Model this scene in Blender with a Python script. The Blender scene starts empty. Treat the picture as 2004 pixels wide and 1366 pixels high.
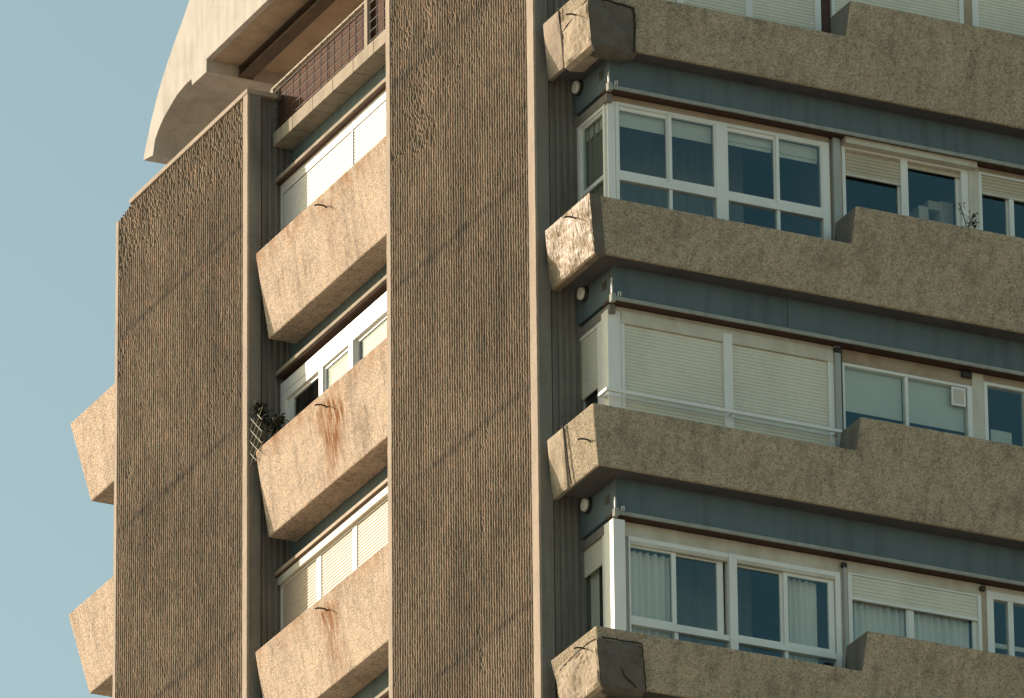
import bpy, bmesh, math, random
import numpy as np
from mathutils import Matrix, Vector

random.seed(7)
rng = np.random.default_rng(11)
C = bpy.context.scene.collection
sc = bpy.context.scene

# ------------------------------------------------------------------ camera
cam_d = bpy.data.cameras.new("camera")
cam = bpy.data.objects.new("camera", cam_d)
C.objects.link(cam)
Rr = Vector((0.9017895128, -0.4320684273, -0.0096202258))
Ru = Vector((-0.1653854993, -0.3655780731, 0.9159696005))
Rf = Vector((0.3992784883, 0.8244207339, 0.4011323252))
M = Matrix(((Rr.x, Ru.x, -Rf.x, -48.4163028502), (Rr.y, Ru.y, -Rf.y, -99.3026350559),
            (Rr.z, Ru.z, -Rf.z, -46.8704697630), (0, 0, 0, 1)))
cam.matrix_world = M
cam_d.sensor_width = 36.0
cam_d.sensor_fit = 'HORIZONTAL'
cam_d.lens = 18892.908 / 2004.0 * 36.0
cam_d.clip_start = 0.5
cam_d.clip_end = 6000.0
sc.camera = cam

# ------------------------------------------------------------------ sky, sun, exposure
SUN_EL = math.radians(22.0)
SUN_H = Vector((-1.0, 1.4, 0)).normalized()          # horizontal direction towards the sun
w = bpy.data.worlds.new("World")
sc.world = w
w.use_nodes = True
nt = w.node_tree
nt.nodes.clear()
wo = nt.nodes.new('ShaderNodeOutputWorld')
bg = nt.nodes.new('ShaderNodeBackground')
sky = nt.nodes.new('ShaderNodeTexSky')
sky.sky_type = 'NISHITA'
sky.sun_disc = False
sky.sun_elevation = SUN_EL
sky.sun_rotation = math.atan2(SUN_H.x, SUN_H.y)
sky.altitude = 0
sky.air_density = 1.0
sky.dust_density = 2.0
sky.ozone_density = 1.0
tint = nt.nodes.new('ShaderNodeMix')
tint.data_type = 'RGBA'
tint.blend_type = 'MULTIPLY'
tint.inputs[0].default_value = 1.0
tint.inputs[7].default_value = (0.99, 1.02, 0.79, 1)
nt.links.new(sky.outputs[0], tint.inputs[6])
nt.links.new(tint.outputs[2], bg.inputs[0])
bg.inputs[1].default_value = 0.140
nt.links.new(bg.outputs[0], wo.inputs[0])

sun_d = bpy.data.lights.new("sun", 'SUN')
sun_d.energy = 4.2
sun_d.angle = math.radians(0.5)
sun_d.color = (1.0, 0.82, 0.69)
sun = bpy.data.objects.new("sun", sun_d)
C.objects.link(sun)
to_sun = Vector((SUN_H.x * math.cos(SUN_EL), SUN_H.y * math.cos(SUN_EL), math.sin(SUN_EL)))
sun.rotation_euler = to_sun.to_track_quat('Z', 'Y').to_euler()
sun.location = to_sun * 200

sc.view_settings.view_transform = 'Standard'
sc.view_settings.look = 'None'
sc.view_settings.exposure = 0.35
sc.view_settings.gamma = 1.0


# ------------------------------------------------------------------ materials
class N:
    """small node-graph helper"""

    def __init__(self, name):
        self.m = bpy.data.materials.new(name)
        self.m.use_nodes = True
        self.t = self.m.node_tree
        self.b = self.t.nodes['Principled BSDF']
        self.out = self.t.nodes['Material Output']
        self.b.inputs['Specular IOR Level'].default_value = 0.25
        self._geo = None

    def node(self, typ, **kw):
        n = self.t.nodes.new(typ)
        for k, v in kw.items():
            setattr(n, k, v)
        return n

    def link(self, a, b):
        self.t.links.new(a, b)

    def pos(self):
        if self._geo is None:
            self._geo = self.node('ShaderNodeNewGeometry').outputs['Position']
        return self._geo

    def noise(self, scale, detail=4, rough=0.6, vec=None, stretch=None):
        n = self.node('ShaderNodeTexNoise')
        n.inputs['Scale'].default_value = scale
        n.inputs['Detail'].default_value = detail
        n.inputs['Roughness'].default_value = rough
        v = vec or self.pos()
        if stretch:
            mp = self.node('ShaderNodeMapping')
            mp.inputs['Scale'].default_value = stretch
            self.link(v, mp.inputs[0])
            v = mp.outputs[0]
        self.link(v, n.inputs['Vector'])
        return n.outputs['Fac']

    def voro(self, scale, out='Color', vec=None):
        n = self.node('ShaderNodeTexVoronoi')
        n.inputs['Scale'].default_value = scale
        self.link(vec or self.pos(), n.inputs['Vector'])
        return n.outputs[out]

    def ramp(self, fac, stops, interp='LINEAR'):
        r = self.node('ShaderNodeValToRGB')
        r.color_ramp.interpolation = interp
        e = r.color_ramp.elements
        while len(e) < len(stops):
            e.new(0.5)
        for k, (p, c) in enumerate(stops):
            e[k].position = p
            e[k].color = (c, c, c, 1) if isinstance(c, (int, float)) else (*c, 1)
        self.link(fac, r.inputs[0])
        return r.outputs[0]

    def mix(self, fac, a, b, blend='MIX'):
        n = self.node('ShaderNodeMix', data_type='RGBA', blend_type=blend)
        for inp, v in ((0, fac), (6, a), (7, b)):
            if isinstance(v, (int, float)):
                n.inputs[inp].default_value = v if inp == 0 else (v, v, v, 1)
            elif isinstance(v, tuple):
                n.inputs[inp].default_value = (*v, 1)
            else:
                self.link(v, n.inputs[inp])
        return n.outputs[2]

    def math(self, op, a, b=None, clamp=False):
        n = self.node('ShaderNodeMath', operation=op, use_clamp=clamp)
        for i, v in ((0, a), (1, b)):
            if v is None:
                continue
            if isinstance(v, (int, float)):
                n.inputs[i].default_value = v
            else:
                self.link(v, n.inputs[i])
        return n.outputs[0]

    def color(self, c):
        if isinstance(c, tuple):
            self.b.inputs['Base Color'].default_value = (*c, 1)
        else:
            self.link(c, self.b.inputs['Base Color'])

    def rough(self, r):
        if isinstance(r, (int, float)):
            self.b.inputs['Roughness'].default_value = r
        else:
            self.link(r, self.b.inputs['Roughness'])

    def bump(self, h, strength=0.5, dist=0.01):
        n = self.node('ShaderNodeBump')
        n.inputs['Strength'].default_value = strength
        n.inputs['Distance'].default_value = dist
        self.link(h, n.inputs['Height'])
        self.link(n.outputs[0], self.b.inputs['Normal'])


def mat_aggregate(name, base, stain=0.0, wash=None):
    wash_k = stain if wash is None else wash
    n = N(name)
    grit = n.noise(42, 3, 0.7)
    chips = n.voro(62, 'Color')
    sep = n.node('ShaderNodeSeparateColor')
    n.link(chips, sep.inputs[0])
    c = n.ramp(sep.outputs[0], [(0.0, tuple(v * 0.56 for v in base)), (0.25, tuple(v * 0.88 for v in base)),
                                (0.6, base), (1.0, tuple(min(1, v * 1.30) for v in base))])
    warm = n.ramp(sep.outputs[1], [(0.0, (0.92, 0.99, 1.03)), (0.55, (1, 1, 1)), (1.0, (1.10, 0.98, 0.88))])
    c = n.mix(1.0, c, warm, 'MULTIPLY')
    blot = n.noise(1.3, 5, 0.65)
    c = n.mix(1.0, c, n.ramp(blot, [(0.3, 0.84), (0.5, 1.0), (0.7, 1.1)]), 'MULTIPLY')
    run = n.noise(1.0, 4, 0.6, stretch=(7.0, 7.0, 0.8))
    c = n.mix(0.8, c, n.ramp(run, [(0.33, 0.70), (0.47, 0.96), (0.7, 1.08)]), 'MULTIPLY')
    grime = n.noise(0.8, 6, 0.7)
    c = n.mix(0.8, c, n.ramp(grime, [(0.55, 1.0), (0.70, 0.66)]), 'MULTIPLY')
    patch = n.noise(9.0, 4, 0.7)
    c = n.mix(0.5, c, n.ramp(patch, [(0.34, 0.62), (0.48, 1.0), (0.75, 1.08)]), 'MULTIPLY')
    if wash_k > 0:
        tc = n.node('ShaderNodeTexCoord').outputs['Object']
        sx = n.node('ShaderNodeSeparateXYZ')
        n.link(tc, sx.inputs[0])
        y = sx.outputs[1]
        z = sx.outputs[2]
        yy = n.math('ADD', y, n.math('MULTIPLY', n.math('SUBTRACT', n.noise(1.4, 3, 0.6), 0.5), 1.1))
        band = n.math('SUBTRACT', 1.0, n.math('MULTIPLY', n.math('ABSOLUTE', yy), 2.3), clamp=True)
        low = n.math('ADD', n.math('MULTIPLY', z, 0.85), 1.0, clamp=True)
        above = n.math('SUBTRACT', 1.0, n.math('MULTIPLY', n.math('ADD', z, 0.04), 6.0), clamp=True)
        streak = n.noise(1.0, 4, 0.65, stretch=(15.0, 15.0, 1.1))
        sm = n.ramp(streak, [(0.36, 0.0), (0.57, 1.0)])
        m = n.math('MULTIPLY', n.math('MULTIPLY', band, low), n.math('MULTIPLY', above, sm))
        m = n.math('MULTIPLY', m, 1.5 * stain, clamp=True)
        c = n.mix(m, c, (0.26, 0.105, 0.03))
        # rusty wash just below the top edge
        edge = n.math('MULTIPLY', n.math('ADD', z, 0.12), 3.2, clamp=True)
        wash = n.ramp(n.noise(1.6, 5, 0.7, stretch=(1, 2.0, 0.7)), [(0.42, 0.0), (0.66, 1.0)])
        c = n.mix(n.math('MULTIPLY', n.math('MULTIPLY', edge, wash), 0.75 * wash_k, clamp=True), c, (0.33, 0.15, 0.05))
    n.color(c)
    n.rough(0.92)
    h = n.math('ADD', n.math('MULTIPLY', grit, 0.6), n.math('MULTIPLY', n.voro(62, 'Distance'), -0.9))
    n.bump(h, 0.8, 0.012)
    return n.m


def mat_concrete(name, base, blotch=0.25, scale=2.0, streak=0.4, bump=0.25, grit=0.25):
    n = N(name)
    a = n.noise(scale, 6, 0.65)
    c = n.ramp(a, [(0.25, tuple(v * (1 - blotch) for v in base)), (0.5, base),
                   (0.78, tuple(min(1, v * (1 + blotch * 0.6)) for v in base))])
    s = n.noise(1.0, 4, 0.6, stretch=(6.0, 6.0, 0.6))
    c = n.mix(streak, c, n.ramp(s, [(0.35, 0.66), (0.52, 1.0), (0.7, 1.06)]), 'MULTIPLY')
    g = n.noise(38, 3, 0.7)
    c = n.mix(grit, c, n.ramp(g, [(0.3, 0.55), (0.5, 1.0), (0.72, 1.15)]), 'MULTIPLY')
    n.color(c)
    n.rough(0.9)
    n.bump(n.math('ADD', n.math('MULTIPLY', g, 0.5), a), bump, 0.01)
    return n.m


def mat_ribs(name):
    n = N(name)
    a = n.noise(0.55, 6, 0.65)
    c = n.ramp(a, [(0.28, (0.145, 0.116, 0.086)), (0.5, (0.215, 0.168, 0.122)), (0.72, (0.265, 0.205, 0.15))])
    chip = n.noise(22.0, 3, 0.75, stretch=(1, 1, 0.4))
    c = n.mix(0.75, c, n.ramp(chip, [(0.32, (0.46, 0.49, 0.49)), (0.48, (0.92, 0.92, 0.91)), (0.70, (1.55, 1.40, 1.27))]), 'MULTIPLY')
    hue = n.noise(6.0, 2, 0.5, stretch=(1, 1, 0.6))
    c = n.mix(0.6, c, n.ramp(hue, [(0.35, (0.93, 1.01, 0.98)), (0.5, (1, 1, 1)), (0.66, (1.12, 0.97, 0.92))]), 'MULTIPLY')
    run = n.noise(1.0, 4, 0.6, stretch=(2.5, 2.5, 0.25))
    c = n.mix(0.5, c, n.ramp(run, [(0.35, 0.68), (0.52, 1.0), (0.7, 1.06)]), 'MULTIPLY')
    # darker pour joints, one per storey, slightly wandering
    sx = n.node('ShaderNodeSeparateXYZ')
    n.link(n.pos(), sx.inputs[0])
    zz = n.math('ADD', sx.outputs[2], n.math('MULTIPLY', n.math('SUBTRACT', n.noise(5.0, 3, 0.6), 0.5), 0.13))
    ph = n.math('SUBTRACT', n.math('FRACT', n.math('DIVIDE', n.math('SUBTRACT', zz, -1.83 - 1.46), 2.92)), 0.5)
    jm = n.math('SUBTRACT', 1.0, n.math('DIVIDE', n.math('ABSOLUTE', ph), 0.026), clamp=True)
    jm = n.math('MULTIPLY', jm, n.ramp(n.noise(1.7, 3, 0.6), [(0.35, 0.25), (0.6, 1.0)]))
    c = n.mix(n.math('MULTIPLY', jm, 0.75), c, (0.075, 0.065, 0.055))
    blot = n.noise(2.4, 5, 0.7, stretch=(1, 1, 0.6))
    c = n.mix(0.55, c, n.ramp(blot, [(0.34, 0.66), (0.5, 0.98), (0.66, 1.16)]), 'MULTIPLY')
    n.color(c)
    n.rough(0.95)
    n.bump(n.noise(55, 3, 0.7), 0.5, 0.008)
    return n.m


def mat_paint(name, base, rough=0.55, dirt=0.12, scale=3.0, metallic=0.0, dcol=None):
    n = N(name)
    a = n.noise(scale, 5, 0.65, stretch=(1, 1, 0.5))
    d = dcol or tuple(v * 0.55 for v in base)
    c = n.mix(n.math('MULTIPLY', n.ramp(a, [(0.45, 0.0), (0.75, 1.0)]), dirt * 4, clamp=True), base, d)
    n.color(c)
    n.rough(rough)
    n.b.inputs['Metallic'].default_value = metallic
    return n.m


def mat_glass(name, tintc=(0.93, 0.94, 0.92), refl=(0.55, 0.90, 0.98)):
    n = N(name)
    lw = n.node('ShaderNodeLayerWeight')
    lw.inputs['Blend'].default_value = 0.5
    p5 = n.math('POWER', lw.outputs['Facing'], 5.0)
    boost = n.math('ADD', n.math('MULTIPLY', p5, 0.95), 0.045, clamp=True)
    tr = n.node('ShaderNodeBsdfTransparent')
    tr.inputs[0].default_value = (*tintc, 1)
    gl = n.node('ShaderNodeBsdfGlossy')
    gl.inputs['Roughness'].default_value = 0.015
    gl.inputs['Color'].default_value = (*refl, 1)
    wv = n.noise(1.4, 2, 0.5)
    bp = n.node('ShaderNodeBump')
    bp.inputs['Strength'].default_value = 0.06
    bp.inputs['Distance'].default_value = 0.02
    n.link(wv, bp.inputs['Height'])
    n.link(bp.outputs[0], gl.inputs['Normal'])
    mx = n.node('ShaderNodeMixShader')
    n.link(boost, mx.inputs[0])
    n.link(tr.outputs[0], mx.inputs[1])
    n.link(gl.outputs[0], mx.inputs[2])
    n.link(mx.outputs[0], n.out.inputs[0])
    return n.m


MT = {}
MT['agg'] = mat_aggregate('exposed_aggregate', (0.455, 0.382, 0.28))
AL = (0.605, 0.478, 0.37)  # same concrete as agg, lightened: sunlight put into the base colour
MT['agg_lit'] = mat_aggregate('sunlit_aggregate', AL, 0.0, 0.5)
MT['agg_bay1'] = mat_aggregate('sunlit_aggregate_lightly_rusty', AL, 0.30, 1.2)
MT['agg_bay2'] = mat_aggregate('sunlit_aggregate_very_rusty', AL, 1.35, 1.0)
MT['agg_bay3'] = mat_aggregate('sunlit_aggregate_rusty', AL, 1.0, 0.9)
MT['ribs'] = mat_ribs('hammered_ribs')
MT['smooth'] = mat_concrete('smooth_concrete', (0.42, 0.345, 0.275), 0.18, 1.5, 0.35)
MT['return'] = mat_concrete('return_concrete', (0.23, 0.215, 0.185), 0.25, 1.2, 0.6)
MT['slab'] = mat_concrete('slab_concrete', (0.40, 0.34, 0.265), 0.25, 2.5, 0.5)
MT['render'] = mat_concrete('white_render', (0.52, 0.49, 0.445), 0.2, 1.3, 0.5, 0.25, 0.15)
MT['soffit'] = mat_concrete('tan_soffit', (0.43, 0.335, 0.25), 0.3, 2.2, 0.25)
MT['soffit_dark'] = mat_concrete('dark_grey_soffit', (0.11, 0.105, 0.10), 0.25, 2.0, 0.2)  # darker grey than the parapet concrete above it
MT['patch'] = mat_concrete('repair_mortar', (0.44, 0.365, 0.275), 0.35, 5.0, 0.3, 0.6)
MT['patch_dark'] = mat_concrete('dark_mortar_shaded_film', (0.15, 0.135, 0.115), 0.35, 5.0, 0.3, 0.6)
MT['blue'] = mat_concrete('blue_grey_paint', (0.125, 0.168, 0.182), 0.14, 0.9, 0.45, 0.08, 0.08)
MT['drip'] = mat_concrete('drip_edge_concrete', (0.36, 0.37, 0.33), 0.3, 6.0, 0.3)
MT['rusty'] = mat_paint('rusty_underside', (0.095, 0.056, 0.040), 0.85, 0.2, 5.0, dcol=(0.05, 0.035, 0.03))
MT['darkmetal'] = mat_paint('dark_metal', (0.05, 0.045, 0.04), 0.6, 0.15)
MT['brownsteel'] = mat_paint('brown_steel', (0.085, 0.065, 0.05), 0.6, 0.2, dcol=(0.16, 0.10, 0.06))
MT['white'] = mat_paint('white_aluminium', (0.84, 0.84, 0.79), 0.4, 0.06, 2.0)
MT['cream'] = mat_paint('cream_panel', (0.66, 0.62, 0.52), 0.55, 0.14, 2.5, dcol=(0.36, 0.27, 0.18))
MT['tan'] = mat_paint('tan_lintel', (0.46, 0.37, 0.27), 0.7, 0.18, 3.0, dcol=(0.28, 0.18, 0.11))
MT['slat'] = mat_paint('pale_slats', (0.76, 0.74, 0.63), 0.5, 0.08, 1.6)
MT['slat_warm'] = mat_paint('beige_slats', (0.56, 0.49, 0.37), 0.5, 0.08, 1.6)
MT['slat_peach'] = mat_paint('peach_slats', (0.66, 0.55, 0.43), 0.5, 0.06, 1.6)
MT['slat_white'] = mat_paint('white_slats', (0.82, 0.80, 0.76), 0.45, 0.04, 1.6)
MT['grey'] = mat_paint('grey_column_paint', (0.42, 0.44, 0.42), 0.55, 0.1)
MT['glass'] = mat_glass('window_glass')
MT['glass_bay'] = mat_glass('clear_window_glass', (0.94, 0.94, 0.94), (0.86, 0.94, 1.0))
MT['blind'] = mat_paint('pale_blind', (0.66, 0.66, 0.58), 0.8, 0.04)
MT['bay_blind'] = mat_paint('bluish_roller_blind', (0.22, 0.265, 0.30), 0.8, 0.04)
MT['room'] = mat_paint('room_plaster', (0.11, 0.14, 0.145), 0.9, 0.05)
MT['curtain'] = mat_paint('sheer_curtain', (0.80, 0.78, 0.72), 0.9, 0.03)
MT['reflection_grey'] = mat_paint('reflection_grey_sheet', (0.30, 0.29, 0.25), 0.9, 0.05)
MT['screen'] = mat_paint('reed_screen', (0.105, 0.044, 0.022), 0.85, 0.3, 9.0, dcol=(0.055, 0.028, 0.018))
MT['lamp'] = mat_paint('lamp_white', (0.80, 0.79, 0.72), 0.3, 0.03)
MT['lath'] = mat_paint('trellis_lath', (0.55, 0.50, 0.40), 0.7, 0.1)
MT['leaf'] = mat_paint('dark_leaf', (0.030, 0.040, 0.018), 0.55, 0.2, 30.0, dcol=(0.07, 0.05, 0.025))
MT['stem'] = mat_paint('plant_stem', (0.10, 0.08, 0.05), 0.8, 0.1)
MT['iron'] = mat_paint('dark_iron', (0.045, 0.032, 0.026), 0.7, 0.2)
_n = N('crinkled_plastic')
_c = _n.noise(5.0, 4, 0.6, stretch=(1.0, 1.0, 1.0))
_n.color(_n.ramp(_c, [(0.3, (0.26, 0.195, 0.135)), (0.6, (0.37, 0.285, 0.20))]))
_n.rough(0.5)
_n.b.inputs['Specular IOR Level'].default_value = 0.35
_cr = _n.node('ShaderNodeTexNoise')
_cr.inputs['Scale'].default_value = 5.0
_cr.inputs['Detail'].default_value = 5
_cr.inputs['Distortion'].default_value = 1.4
_mp = _n.node('ShaderNodeMapping')
_mp.inputs['Rotation'].default_value = (0.5, 0, 0)
_mp.inputs['Scale'].default_value = (1, 2.2, 0.7)
_n.link(_n.pos(), _mp.inputs[0])
_n.link(_mp.outputs[0], _cr.inputs['Vector'])
_n.bump(_cr.outputs[0], 0.8, 0.05)
MT['plastic'] = _n.m
_n = N('ground_asphalt')
_n.color(_n.ramp(_n.noise(0.03, 6, 0.6), [(0.35, (0.25, 0.225, 0.185)), (0.65, (0.37, 0.33, 0.27))]))
_n.rough(0.95)
MT['ground'] = _n.m


# ------------------------------------------------------------------ mesh helpers
class MB:
    def __init__(self):
        self.v = []
        self.f = []

    def box(self, x0, x1, y0, y1, z0, z1):
        x0, x1 = min(x0, x1), max(x0, x1)
        y0, y1 = min(y0, y1), max(y0, y1)
        z0, z1 = min(z0, z1), max(z0, z1)
        k = len(self.v)
        self.v += [(x0, y0, z0), (x1, y0, z0), (x1, y1, z0), (x0, y1, z0),
                   (x0, y0, z1), (x1, y0, z1), (x1, y1, z1), (x0, y1, z1)]
        self.f += [tuple(k + i for i in q) for q in
                   ((0, 3, 2, 1), (4, 5, 6, 7), (0, 1, 5, 4), (1, 2, 6, 5), (2, 3, 7, 6), (3, 0, 4, 7))]
        return self

    def prism(self, ring0, ring1):
        k = len(self.v)
        n = len(ring0)
        self.v += [tuple(p) for p in ring0] + [tuple(p) for p in ring1]
        self.f.append(tuple(k + i for i in range(n))[::-1])
        self.f.append(tuple(k + n + i for i in range(n)))
        for i in range(n):
            j = (i + 1) % n
            self.f.append((k + i, k + j, k + n + j, k + n + i))
        return self

    def tube(self, pts, r, seg=8, r2=None):
        pts = [Vector(p) for p in pts]
        k0 = len(self.v)
        prev = None
        for i, p in enumerate(pts):
            d = (pts[min(i + 1, len(pts) - 1)] - pts[max(i - 1, 0)]).normalized()
            up = Vector((0, 0, 1)) if abs(d.z) < 0.9 else Vector((1, 0, 0))
            a = d.cross(up).normalized() if prev is None else (prev - d * prev.dot(d)).normalized()
            prev = a
            b = d.cross(a)
            rr = r if r2 is None else r + (r2 - r) * i / (len(pts) - 1)
            for s in range(seg):
                t = 2 * math.pi * s / seg
                self.v.append(tuple(p + a * (rr * math.cos(t)) + b * (rr * math.sin(t))))
        for i in range(len(pts) - 1):
            for s in range(seg):
                q = (s + 1) % seg
                self.f.append((k0 + i * seg + s, k0 + i * seg + q, k0 + (i + 1) * seg + q, k0 + (i + 1) * seg + s))
        self.f.append(tuple(k0 + s for s in range(seg))[::-1])
        e = k0 + (len(pts) - 1) * seg
        self.f.append(tuple(e + s for s in range(seg)))
        return self


ORG = {}


def obj(name, mb, mat, parent=None, bevel=0.0, origin=None, label=None, smooth=False, seg=2, angle=25):
    o0 = Vector(origin) if origin is not None else (Vector(mb.v[0]) if parent is None else ORG[parent.name])
    me = bpy.data.meshes.new(name)
    vs = np.array(mb.v, float) - np.array(o0)
    me.from_pydata(vs.tolist(), [], mb.f)
    bm = bmesh.new()
    bm.from_mesh(me)
    bmesh.ops.recalc_face_normals(bm, faces=bm.faces[:])
    if bevel > 0:
        bm.normal_update()
        ed = [e for e in bm.edges if len(e.link_faces) == 2 and e.calc_face_angle(0) > math.radians(angle)]
        bmesh.ops.bevel(bm, geom=ed, offset=bevel, segments=seg, profile=0.6, affect='EDGES', clamp_overlap=True)
    if smooth:
        for f in bm.faces:
            f.smooth = True
    bm.to_mesh(me)
    bm.free()
    me.materials.append(mat)
    o = bpy.data.objects.new(name, me)
    C.objects.link(o)
    if parent is not None:
        o.parent = parent
        o.location = o0 - ORG[parent.name]
    else:
        o.location = o0
    ORG[o.name] = o0
    if label:
        o['label'] = label
    return o


def empty(name, loc, label, cat, group=None):
    o = bpy.data.objects.new(name, None)
    o.empty_display_size = 0.3
    C.objects.link(o)
    o.location = loc
    o['label'] = label
    o['category'] = cat
    if group:
        o['group'] = group
    ORG[o.name] = Vector(loc)
    return o


def fold(mb, face):
    """map (u, d, z) face coordinates to world: u along the facade, d inwards"""
    if face == 'B':
        mb.v = [(x, -0.80 + y, z) for x, y, z in mb.v]
    elif face == 'A':
        mb.v = [(0.65 + y, x, z) for x, y, z in mb.v]
    elif face == 'bay':
        mb.v = [(0.54 + y, x, z) for x, y, z in mb.v]
    return mb


# ------------------------------------------------------------------ ground
g = MB().box(-3000, 3000, -3000, 3000, -49.0, -48.5)
go = obj('ground', g, MT['ground'], origin=(0, 0, -48.5))
go['kind'] = 'structure'

# ------------------------------------------------------------------ the tower
T = empty('apartment_tower', (4.0, 6.5, -48.5),
          'brutalist concrete apartment tower with ribbed piers, jutting balconies and a white curved roof edge',
          'apartment tower')

# levels (i = 1..4): corner parapets and bay parapets
ZT = {1: 5.93, 2: 3.04, 3: 0.21, 4: -2.75}
ZH = {1: 6.37, 2: 3.50, 3: 0.62, 4: -2.27}
ZB = {1: 5.24, 2: 2.36, 3: -0.51, 4: -3.40}
BT = {1: 6.36, 2: 3.48, 3: 0.60}
BB = {1: 5.145, 2: 2.27, 3: -0.575}


# ---- ribbed piers -------------------------------------------------
def smooth2(shape, rx, rz):
    """low-frequency random field in 0..1"""
    h, wd = shape
    a = rng.random((int(h / rz) + 3, int(wd / rx) + 3))
    zi = np.arange(h) / rz
    xi = np.arange(wd) / rx
    z0 = zi.astype(int)
    x0 = xi.astype(int)
    fz = (zi - z0)
    fx = (xi - x0)
    fz = (fz * fz * (3 - 2 * fz))[:, None]
    fx = (fx * fx * (3 - 2 * fx))[None, :]
    A = a[np.ix_(z0, x0)] * (1 - fx) + a[np.ix_(z0, x0 + 1)] * fx
    B = a[np.ix_(z0 + 1, x0)] * (1 - fx) + a[np.ix_(z0 + 1, x0 + 1)] * fx
    return A * (1 - fz) + B * fz


def rib_sheet(y0, y1, z0, z1, pitch, joints, rough_zone, ztop=None):
    n = int(round((y1 - y0) / pitch))
    p = (y1 - y0) / n
    dz = 0.038
    m = int((z1 - z0) / dz) + 1
    zs = np.linspace(z0, z1, m)
    # breaking field: chance that a rib tip is knocked off
    field = 0.55 * smooth2((m, n), 14, 60) + 0.45 * smooth2((m, n), 4, 16)
    yc = y0 + (np.arange(n) + 0.5) * p
    zone = rough_zone(yc[None, :], zs[:, None])
    runs = 0.25 * smooth2((m, n), 1.0, 1.6) + 0.75 * rng.random((m, n))
    thr = -0.16 + 0.42 * np.clip((field - 0.62) * 3.0, 0, 1) + 0.28 * zone
    k = np.clip((runs - thr) * 5.0, 0, 1)              # 0 chipped .. 1 whole
    hgt = 0.020 + 0.024 * k + 0.008 * (rng.random((m, n)) - 0.5)
    jit = 0.0025 * (smooth2((m, n), 1.0, 9.0) - 0.5) + 0.003 * (rng.random((m, n)) - 0.5)
    deep = np.zeros((m, 1))
    for (jy, jz, slope, wd) in joints:                 # open pour joints
        deep = np.maximum(deep, (np.abs(zs[:, None] - jz) < wd) * 1.0)
    tipw = 0.40 + 0.12 * (smooth2((m, n), 1.0, 3.0) - 0.5)
    cols = []
    base = 0.052
    for c in range(4):
        if c == 0:
            yy = (np.arange(n) * p)[None, :] + 0 * jit
            xx = base + 0.003 * (rng.random((m, n)) - 0.5)
        elif c == 1:
            yy = (np.arange(n) * p + 0.24 * p)[None, :] + 0.5 * jit
            xx = base + 0.003 * (rng.random((m, n)) - 0.5)
        elif c == 2:
            yy = (np.arange(n) * p + 0.40 * p)[None, :] + jit
            xx = base - hgt * (1 - deep * (0.35 + 0.3 * rng.random((m, n))))
        else:
            yy = (np.arange(n) * p + 0.40 * p)[None, :] + jit + tipw * p
            xx = base - hgt * (1 - deep * (0.35 + 0.3 * rng.random((m, n)))) + 0.004 * (rng.random((m, n)) - 0.5)
        cols.append((xx, y0 + yy))
    X = np.empty((m, n * 4 + 1))
    Y = np.empty((m, n * 4 + 1))
    for c in range(4):
        X[:, c:-1:4] = cols[c][0]
        Y[:, c:-1:4] = cols[c][1]
    X = X + deep * 0.004
    X[:, -1] = base
    Y[:, -1] = y1
    Z = np.repeat(zs[:, None], n * 4 + 1, 1)
    if ztop is not None:
        Z = np.minimum(Z, ztop(Y))
    V = np.stack([X, Y, Z], -1).reshape(-1, 3)
    W = n * 4 + 1
    i, j = np.meshgrid(np.arange(m - 1), np.arange(W - 1), indexing='ij')
    a = (i * W + j).ravel()
    F = np.stack([a, a + W, a + W + 1, a + 1], -1)
    return V, F


def sheet_obj(name, V, F, mat, parent, label=None):
    o0 = ORG[parent.name]
    me = bpy.data.meshes.new(name)
    me.vertices.add(len(V))
    me.vertices.foreach_set('co', (V - np.array(o0)).astype(np.float32).ravel())
    me.loops.add(F.size)
    me.loops.foreach_set('vertex_index', F.astype(np.int32).ravel())
    me.polygons.add(len(F))
    me.polygons.foreach_set('loop_start', np.arange(0, F.size, 4, dtype=np.int32))
    me.polygons.foreach_set('loop_total', np.full(len(F), 4, dtype=np.int32))
    me.update()
    me.validate()
    me.materials.append(mat)
    o = bpy.data.objects.new(name, me)
    C.objects.link(o)
    o.parent = parent
    o.location = (0, 0, 0)
    ORG[o.name] = o0
    if label:
        o['label'] = label
    return o


def return_wall(ysurf, ztop, z0, deep):
    """side wall of a pier facing -Y: smooth margin, then coarse vertical ribs set back"""
    mb = MB()
    x = 0.20
    pts = []
    while x < deep:
        pts += [(x, ysurf + 0.10), (x + 0.035, ysurf + 0.10), (x + 0.048, ysurf + 0.068), (x + 0.082, ysurf + 0.068)]
        x += 0.095
    k = len(mb.v)
    for (px, py) in pts:
        mb.v.append((px, py, z0))
        mb.v.append((px, py, ztop))
    for i in range(len(pts) - 1):
        a = k + 2 * i
        mb.f.append((a, a + 2, a + 3, a + 1))
    return mb


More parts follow.
